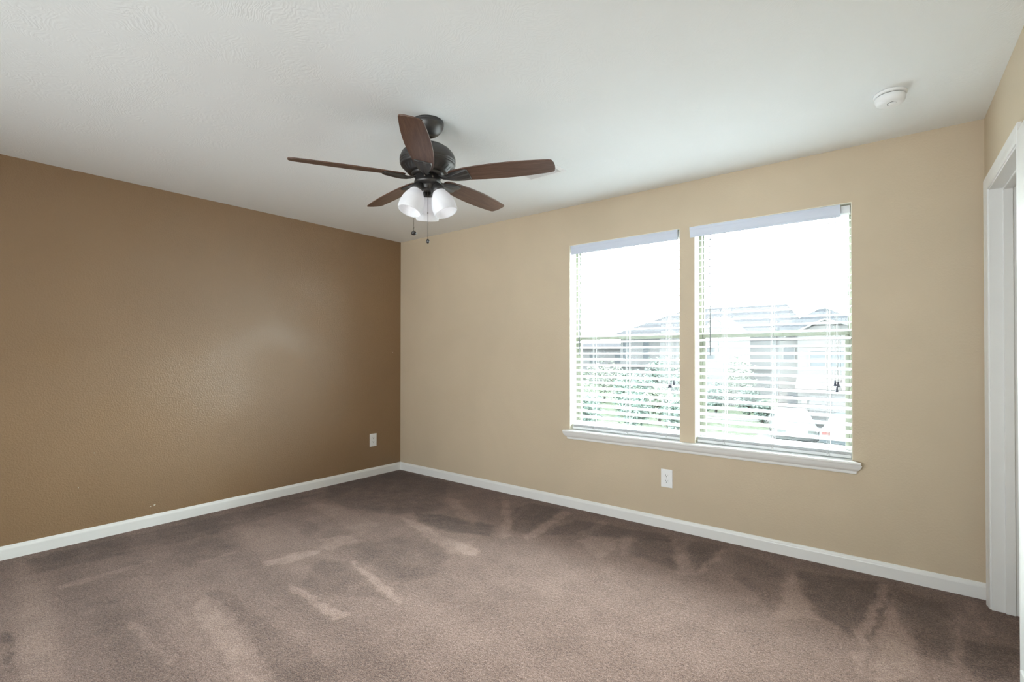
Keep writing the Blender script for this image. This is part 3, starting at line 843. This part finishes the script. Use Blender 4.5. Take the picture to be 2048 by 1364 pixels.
def outlet(loc, rz, label):
    o = empty('wall_outlet', loc, rz)           # local: x across, -y out of the wall
    tag(o, label, 'outlet', 'white duplex wall outlets')
    pl = MB()
    pl.box(-0.0415, 0.0415, -0.006, -0.0003, -0.0645, 0.0645)
    cp = pl.build('cover_plate', M['plastic'], o, 0.003, 3)
    for s in (1, -1):
        pts = []
        for i in range(24):
            a = 2 * math.pi * i / 24
            pts.append((0.0175 * math.cos(a), max(-0.0125, min(0.0125, 0.0175 * math.sin(a))) + s * 0.0195))
        k = MB().extrude(pts, -0.0078, -0.004, lambda u, v, t: (u, t, v)).build('socket', M['plastic'], o)
        q = MB()
        q.box(-0.0078, -0.0050, -0.0082, -0.0070, s * 0.0195 - 0.001, s * 0.0195 + 0.008)
        q.box(0.0052, 0.0076, -0.0082, -0.0070, s * 0.0195 + 0.0, s * 0.0195 + 0.0075)
        q.lathe([(0.0028, 0.0), (0.0028, 0.0012), (0.0001, 0.0012)], 12, Matrix.Translation((0, -0.0070, s * 0.0195 - 0.0068)) @ Matrix.Rotation(math.pi / 2, 4, 'X'))
        q.build('socket_slots', M['dark_slot'], k)
    MB().lathe([(0.0032, 0), (0.0028, 0.0012), (0.0001, 0.0016)], 12, Matrix.Translation((0, -0.0058, 0)) @ Matrix.Rotation(math.pi / 2, 4, 'X')).build('screw', M['plastic'], o)
    return o
outlet((2.932, 0.0, 0.3565), 0, 'white duplex outlet on the tan wall under the windows')
outlet((0.0, -0.3515, 0.362), math.pi / 2, 'white duplex outlet low on the dark brown wall near the corner')

# ------------------------------------------------------------------ outdoors, one storey down
G = -3.05
struct(MB().box(-70, 50, 0.6, 120, G - 0.2, G).build('ground_lawn', M['lawn']), 'green lawn outside below the windows', 'lawn')
def slab(name, pts, label, cat, th=0.02):
    return struct(MB().extrude(pts, G, G + th, lambda u, v, t: (u, v, t)).build(name, M['concrete']), label, cat)
slab('driveway', [(-1.9, 23.2), (7, 21.0), (7, 26.2), (5, 26.6), (-0.3, 27.2), (-1.9, 27.6)], 'pale concrete driveway under the parked cars', 'driveway')
slab('street', [(-40, 6), (20, 6), (20, 14), (-40, 14)], 'pale street below the windows', 'street')
slab('sidewalk', [(-12, 29.6), (-2.2, 31.2), (-2.2, 32.4), (-12, 30.9)], 'pale sidewalk crossing the lawn before the shrubs', 'sidewalk')

def house(name, loc, label):
    o = empty(name, loc); tag(o, label, 'house', 'houses across the street'); return o
def hip(b, x0, x1, y0, y1, ze, xr0, xr1, yr, zr):
    v = [(x0, y0, ze), (x1, y0, ze), (x1, y1, ze), (x0, y1, ze), (xr0, yr, zr), (xr1, yr, zr)]
    return b.add(v, [(0, 1, 5, 4), (2, 3, 4, 5), (3, 0, 4), (1, 2, 5), (0, 3, 2, 1)])
def gable(b, x0, x1, y0, y1, ze, zr, th=0.12):
    xm = (x0 + x1) / 2
    v = [(x0, y0, ze), (xm, y0, zr), (x1, y0, ze), (x0, y1, ze), (xm, y1, zr), (x1, y1, ze)]
    v += [(x, y, z - th) for x, y, z in v]
    return b.add(v, [(0, 1, 4, 3), (1, 2, 5, 4), (6, 9, 10, 7), (7, 10, 11, 8), (0, 6, 7, 1), (1, 7, 8, 2), (3, 4, 10, 9), (4, 5, 11, 10), (0, 3, 9, 6), (2, 8, 11, 5)])
def rel(b, o):
    l = o.location
    b.v = [(x - l.x, y - l.y, z - l.z) for x, y, z in b.v]; return b
def hwindow(o, wall, x0, x1, z0, z1, y):
    b = MB(); f = 0.06
    b.box(x0 - f, x0, y - 0.06, y, z0 - f, z1 + f).box(x1, x1 + f, y - 0.06, y, z0 - f, z1 + f).box(x0, x1, y - 0.06, y, z1, z1 + f).box(x0, x1, y - 0.06, y, z0 - f, z0).box(x0, x1, y - 0.05, y, (z0 + z1) / 2 - 0.02, (z0 + z1) / 2 + 0.02)
    w = rel(b, o).build('window', M['fascia'], o)
    rel(MB().box(x0, x1, y - 0.03, y + 0.01, z0, z1), o).build('pane', M['dark_glass'], w)

# house straight across, right window: hip roof with a front gable, garage below
o = house('suburban_house', (1.5, 29, G), 'pale two storey house with dark hip roof and front gable over a garage')
rel(MB().box(-1.5, 12, 29.2, 40, G, 2.42), o).build('wall', M['siding'], o)
rel(MB().box(-0.35, 8, 27.6, 29.25, G, 2.30), o).build('garage_wing', M['siding'], o)
rel(hip(MB(), -2.1, 3.6, 28.7, 39.5, 2.45, 0.0, 0.5, 33.0, 4.07), o).build('roof', M['shingle'], o)
rel(hip(MB(), 2.6, 12.6, 28.9, 40.5, 2.44, 5.0, 10.0, 34.6, 3.2), o).build('rear_roof', M['shingle'], o)
b = MB(); b.add([(-0.35, 27.62, 2.30), (3.3, 27.62, 2.30), (0.95, 27.62, 3.08), (-0.35, 29.2, 2.30), (3.3, 29.2, 2.30), (0.95, 29.2, 3.08)], [(0, 1, 2), (3, 5, 4), (0, 2, 5, 3), (1, 4, 5, 2)])
rel(b, o).build('gable_wall', M['siding'], o)
b = MB()
v = [(-0.9, 27.3, 2.28), (0.95, 27.3, 3.16), (3.7, 27.3, 2.25), (-0.9, 33, 2.28), (0.95, 33, 3.16), (3.7, 33, 2.25)]
v += [(x, y, z - 0.12) for x, y, z in v]
b.add(v, [(0, 1, 4, 3), (1, 2, 5, 4), (6, 9, 10, 7), (7, 10, 11, 8), (0, 6, 7, 1), (1, 7, 8, 2), (3, 4, 10, 9), (4, 5, 11, 10), (0, 3, 9, 6), (2, 8, 11, 5)])
gr = rel(b, o).build('gable_roof', M['shingle'], o)
b = MB()
for (xa, za), (xb, zb) in (((-0.95, 2.24), (0.95, 3.14)), ((0.95, 3.14), (3.75, 2.21))):
    b.add([(xa, 27.24, za), (xb, 27.24, zb), (xb, 27.3, zb), (xa, 27.3, za), (xa, 27.24, za - 0.09), (xb, 27.24, zb - 0.09), (xb, 27.3, zb - 0.09), (xa, 27.3, za - 0.09)],
          [(0, 1, 2, 3), (7, 6, 5, 4), (0, 4, 5, 1), (1, 5, 6, 2), (2, 6, 7, 3), (3, 7, 4, 0)])
rel(b, o).build('fascia', M['fascia'], gr)
hwindow(o, None, 0.25, 0.95, 0.58, 1.40, 27.6)
hwindow(o, None, 1.10, 1.80, 0.58, 1.40, 27.6)
rel(MB().extrude([(0, -0.62), (-0.55, -0.62), (-0.50, -0.52), (0, -0.02)], -0.4, 8, lambda u, v, t: (t, 27.6 + u, v)), o).build('pent_roof', M['brick'], o)
b = MB(); b.box(0.2, 4.8, 27.5, 27.6, G, -0.95)
gd = rel(b, o).build('garage_door', M['siding_lilac'], o)
b = MB()
for i in range(1, 4): b.box(0.2, 4.8, 27.485, 27.5, G + 0.52 * i - 0.015, G + 0.52 * i + 0.015)
rel(b, o).build('panel_seams', M['fascia'], gd)
rel(MB().box(-1.5, -0.36, 28.6, 29.2, G, -0.1), o).build('porch', M['brick'], o)
hwindow(o, None, -1.30, -0.75, 0.9, 1.75, 29.2)
rel(MB().box(-1.0, -0.5, 28.52, 28.6, G + 0.15, -0.9), o).build('front_door', M['shingle'], o)
b = MB()
for i in range(9): b.box(-1.15 + i * 0.09, -1.11 + i * 0.09, 28.5, 28.56, -0.15, 0.3)
rel(MB().box(-0.16, 0.1, 27.50, 27.6, -1.42, -1.15), o).build('wall_lamp', M['fascia'], o)

# far house whose long pale roof crosses both windows
o = house('suburban_house', (-12, 50, G), 'long pale roofed house standing far off across both windows')
rel(MB().box(-21.3, -5.6, 49, 60, G, 3.1), o).build('wall', M['siding_lilac'], o)
rel(hip(MB(), -22.2, -3.6, 48, 61, 3.3, -15.6, -5.2, 54, 6.35), o).build('roof', M['shingle_pale'], o)
for x in (-20.6, -18.2, -13.6, -11): hwindow(o, None, x - 0.35, x + 0.35, 0.6, 2.6, 49)
rel(MB().box(-21.5, -5.4, 48.5, 49, -0.1, 0.1), o).build('belt_course', M['fascia'], o)
# gabled white house between the two
o = house('suburban_house', (-8.5, 41, G), 'white gabled house between the long roof and the shrubs')
rel(MB().box(-10.0, -6.9, 40.4, 46, G, 3.0), o).build('wall', M['fascia'], o)
b = MB(); b.add([(-10.0, 40.42, 3.0), (-6.9, 40.42, 3.0), (-8.45, 40.42, 4.4), (-10.0, 46, 3.0), (-6.9, 46, 3.0), (-8.45, 46, 4.4)], [(0, 1, 2), (3, 5, 4), (0, 3, 4, 1)])
rel(b, o).build('gable_wall', M['fascia'], o)
rel(gable(MB(), -10.02, -6.88, 40.4, 46.5, 3.0, 4.42, 0.01), o).build('roof', M['fascia'], o)
hwindow(o, None, -9.1, -8.5, 0.8, 1.9, 40.4)
# low house seen beyond the left window's lower pane
o = house('suburban_house', (-30, 62, G), 'low pale house far away at the left of the first window')
rel(MB().box(-42, -24, 60, 70, G, 2.2), o).build('wall', M['siding_lilac'], o)
rel(hip(MB(), -43, -23.4, 59, 71, 2.2, -38, -30, 65, 2.9), o).build('roof', M['shingle_pale'], o)
for x in (-36, -31, -27): hwindow(o, None, x - 0.5, x + 0.5, 0.0, 1.5, 60)

def tree(x, y, h, rad, mat, seed, label, squash=0.8):
    r = random.Random(seed)
    o = empty('leafy_tree', (x, y, G)); tag(o, label, 'tree', 'trees and shrubs on the lawn')
    b = MB()
    b.tube([(0, 0, 0), (0.04, 0.02, h * 0.35), (0.0, 0.05, h * 0.75)], [0.10, 0.075, 0.03], 8)
    for i in range(4):
        a = i * 1.7 + seed
        b.tube([(0.02, 0.02, h * 0.3), (rad * 0.5 * math.cos(a), rad * 0.5 * math.sin(a), h * 0.6)], [0.04, 0.015], 6)
    b.build('trunk', M['bark'], o)
    b = MB()
    for i in range(1300):
        while True:
            p = Vector((r.uniform(-1, 1), r.uniform(-1, 1), r.uniform(-1, 1)))
            if p.length < 1: break
        lump = 0.82 + 0.18 * math.sin(5 * math.atan2(p.y, p.x) + seed) * math.cos(4 * p.z + seed)
        c = Vector((p.x * rad * lump, p.y * rad * lump, h * 0.52 + p.z * h * 0.5 * lump))
        s = r.uniform(0.07, 0.15)
        u = Vector((r.uniform(-1, 1), r.uniform(-1, 1), r.uniform(-0.6, 0.6))).normalized()
        w = u.cross(Vector((r.uniform(-1, 1), r.uniform(-1, 1), r.uniform(-1, 1)))).normalized()
        b.add([c - u * s, c + w * s * 0.45, c + u * s, c - w * s * 0.45], [(0, 1, 2, 3)])
    b.build('foliage', mat, o)
TREES = [(-10.2, 21.6, 2.2, 1.3, 'leaf', 'dark leafy shrub at the bottom left of the first window'), (-7.6, 22.6, 2.4, 1.2, 'leaf', 'green shrub low in the middle of the first window'),
         (-5.2, 22.6, 2.2, 1.1, 'leaf', 'green shrub low beside the mullion in the first window'), (-14.2, 26.5, 3.4, 1.9, 'leaf_pale', 'pale tree on the left of the first window behind the dark shrub'),
         (-10.6, 28.6, 3.6, 1.6, 'leaf', 'taller green tree in the middle of the first window'), (-16.5, 36, 4.0, 2.4, 'leaf_pale', 'pale round tree before the long house'),
         (-9.2, 36.6, 4.6, 1.7, 'leaf', 'tall dark tree at the left edge of the second window'), (-5.9, 38.2, 4.4, 1.4, 'leaf_pale', 'pale slim tree right of the tall dark one'),
         (-4.2, 33.6, 2.2, 1.0, 'leaf', 'small dark shrub beyond the lawn left of the garage'), (-2.7, 30.4, 1.5, 0.6, 'leaf', 'low shrub by the house porch'),
         (-6.5, 34.0, 2.4, 1.0, 'leaf', 'dark shrub between the sidewalk and the pale slim tree'), (-7.6, 26.2, 2.6, 1.2, 'leaf_pale', 'pale shrub behind the low green shrubs in the first window'),
         (-12.6, 32.2, 3.0, 1.5, 'leaf_pale', 'pale leafy tree between the pale round tree and the taller green tree'), (-19.5, 32.0, 3.2, 2.0, 'leaf', 'broad green tree at the far left of the first window'),
         (-13.2, 40.5, 4.4, 1.9, 'leaf', 'green tree close before the long pale roofed house'), (-6.3, 29.0, 2.0, 1.0, 'leaf', 'green shrub at the left edge of the second window')]
for i, (x, y, h, rd, mt, lb) in enumerate(TREES): tree(x, y, h, rd, M[mt], i + 1, lb)

def car(x, y, rz, paint, label, tall=1.45, lng=4.5):
    o = empty('parked_car', (x, y, G + 0.02), rz); tag(o, label, 'car', 'cars on the driveway')
    k = tall / 1.45; h = lng / 2
    # side outline (along, height, half width)
    pr = [(-h, 0.32), (-h - 0.03, 0.55), (-h + 0.02, 0.86), (-h + 0.55, 0.95), (-h + 1.05, 1.40), (-h + 1.5, 1.45), (h - 1.95, 1.43), (h - 1.25, 0.98), (h - 0.35, 0.86), (h, 0.70), (h + 0.03, 0.45), (h - 0.02, 0.28)]
    def wd(z): return 0.90 if z < 0.9 else 0.90 - (z - 0.9) * 0.38
    vs = [(u, -wd(z), z * k) for u, z in pr] + [(u, wd(z), z * k) for u, z in pr]
    n = len(pr)
    MB().add(vs, [tuple(range(n))[::-1], tuple(range(n, 2 * n))] + [(i, (i + 1) % n, n + (i + 1) % n, n + i) for i in range(n)]).build('body', paint, o, 0.05, 3)
    def quad(name, a, bq, w0, w1, mat, off):
        (u0, z0), (u1, z1) = a, bq
        nx, nz = (z1 - z0), -(u1 - u0); L = math.hypot(nx, nz); nx, nz = nx / L * off, nz / L * off
        vs = [(u0 + nx, -w0, (z0 + nz) * k), (u0 + nx, w0, (z0 + nz) * k), (u1 + nx, w1, (z1 + nz) * k), (u1 + nx, -w1, (z1 + nz) * k)]
        vs += [(a_ - nx * 1.4, b_, c_ - nz * k * 1.4) for a_, b_, c_ in vs]
        MB().add(vs, [(0, 1, 2, 3), (7, 6, 5, 4), (0, 4, 5, 1), (1, 5, 6, 2), (2, 6, 7, 3), (3, 7, 4, 0)]).build(name, mat, o)
    quad('windshield', (h - 1.32, 1.03), (h - 1.88, 1.38), 0.76, 0.66, M['car_glass'], 0.012)
    quad('rear_window', (-h + 0.62, 1.02), (-h + 1.02, 1.36), 0.76, 0.66, M['car_glass'], -0.012)
    for s in (-1, 1):
        pts = [(-h + 1.15, 1.0), (-h + 1.35, 1.34), (h - 2.0, 1.34), (h - 1.5, 1.0)]
        vs = [(u, s * (wd(z) + 0.006), z * k) for u, z in pts] + [(u, s * (wd(z) - 0.02), z * k) for u, z in pts]
        MB().add(vs, [(0, 1, 2, 3), (7, 6, 5, 4), (0, 4, 5, 1), (1, 5, 6, 2), (2, 6, 7, 3), (3, 7, 4, 0)]).build('side_window', M['car_glass'], o)
        for u in (-h + 0.85, h - 0.85):
            MB().lathe([(0.0001, -0.10), (0.30, -0.10), (0.32, -0.06), (0.32, 0.06), (0.30, 0.10), (0.20, 0.10), (0.18, 0.07), (0.0001, 0.07)], 24, Matrix.Translation((u, s * 0.80, 0.32)) @ Matrix.Rotation(-s * math.pi / 2, 4, 'X')).build('wheel', M['tyre'], o)
        MB().box(-h - 0.045, -h + 0.05, s * 0.62 - 0.16, s * 0.62 + 0.16, 0.66 * k, 0.82 * k).build('tail_lamp', M['red_lamp'], o)
        MB().box(h - 0.10, h + 0.025, s * 0.62 - 0.17, s * 0.62 + 0.17, 0.60 * k, 0.72 * k).build('headlamp', M['headlamp'], o)
    MB().box(h - 0.02, h + 0.045, -0.5, 0.5, 0.42 * k, 0.54 * k).build('grille', M['car_glass'], o)
car(-0.25, 28.0 - 3.0, -math.pi / 2 + 0.25, M['car_white'], 'white car parked nose out on the driveway', 1.5)
car(2.55, 24.2, math.pi / 2 - 0.2, M['car_blue'], 'blue grey car with red tail lamps beside the white car', 1.6, 4.2)
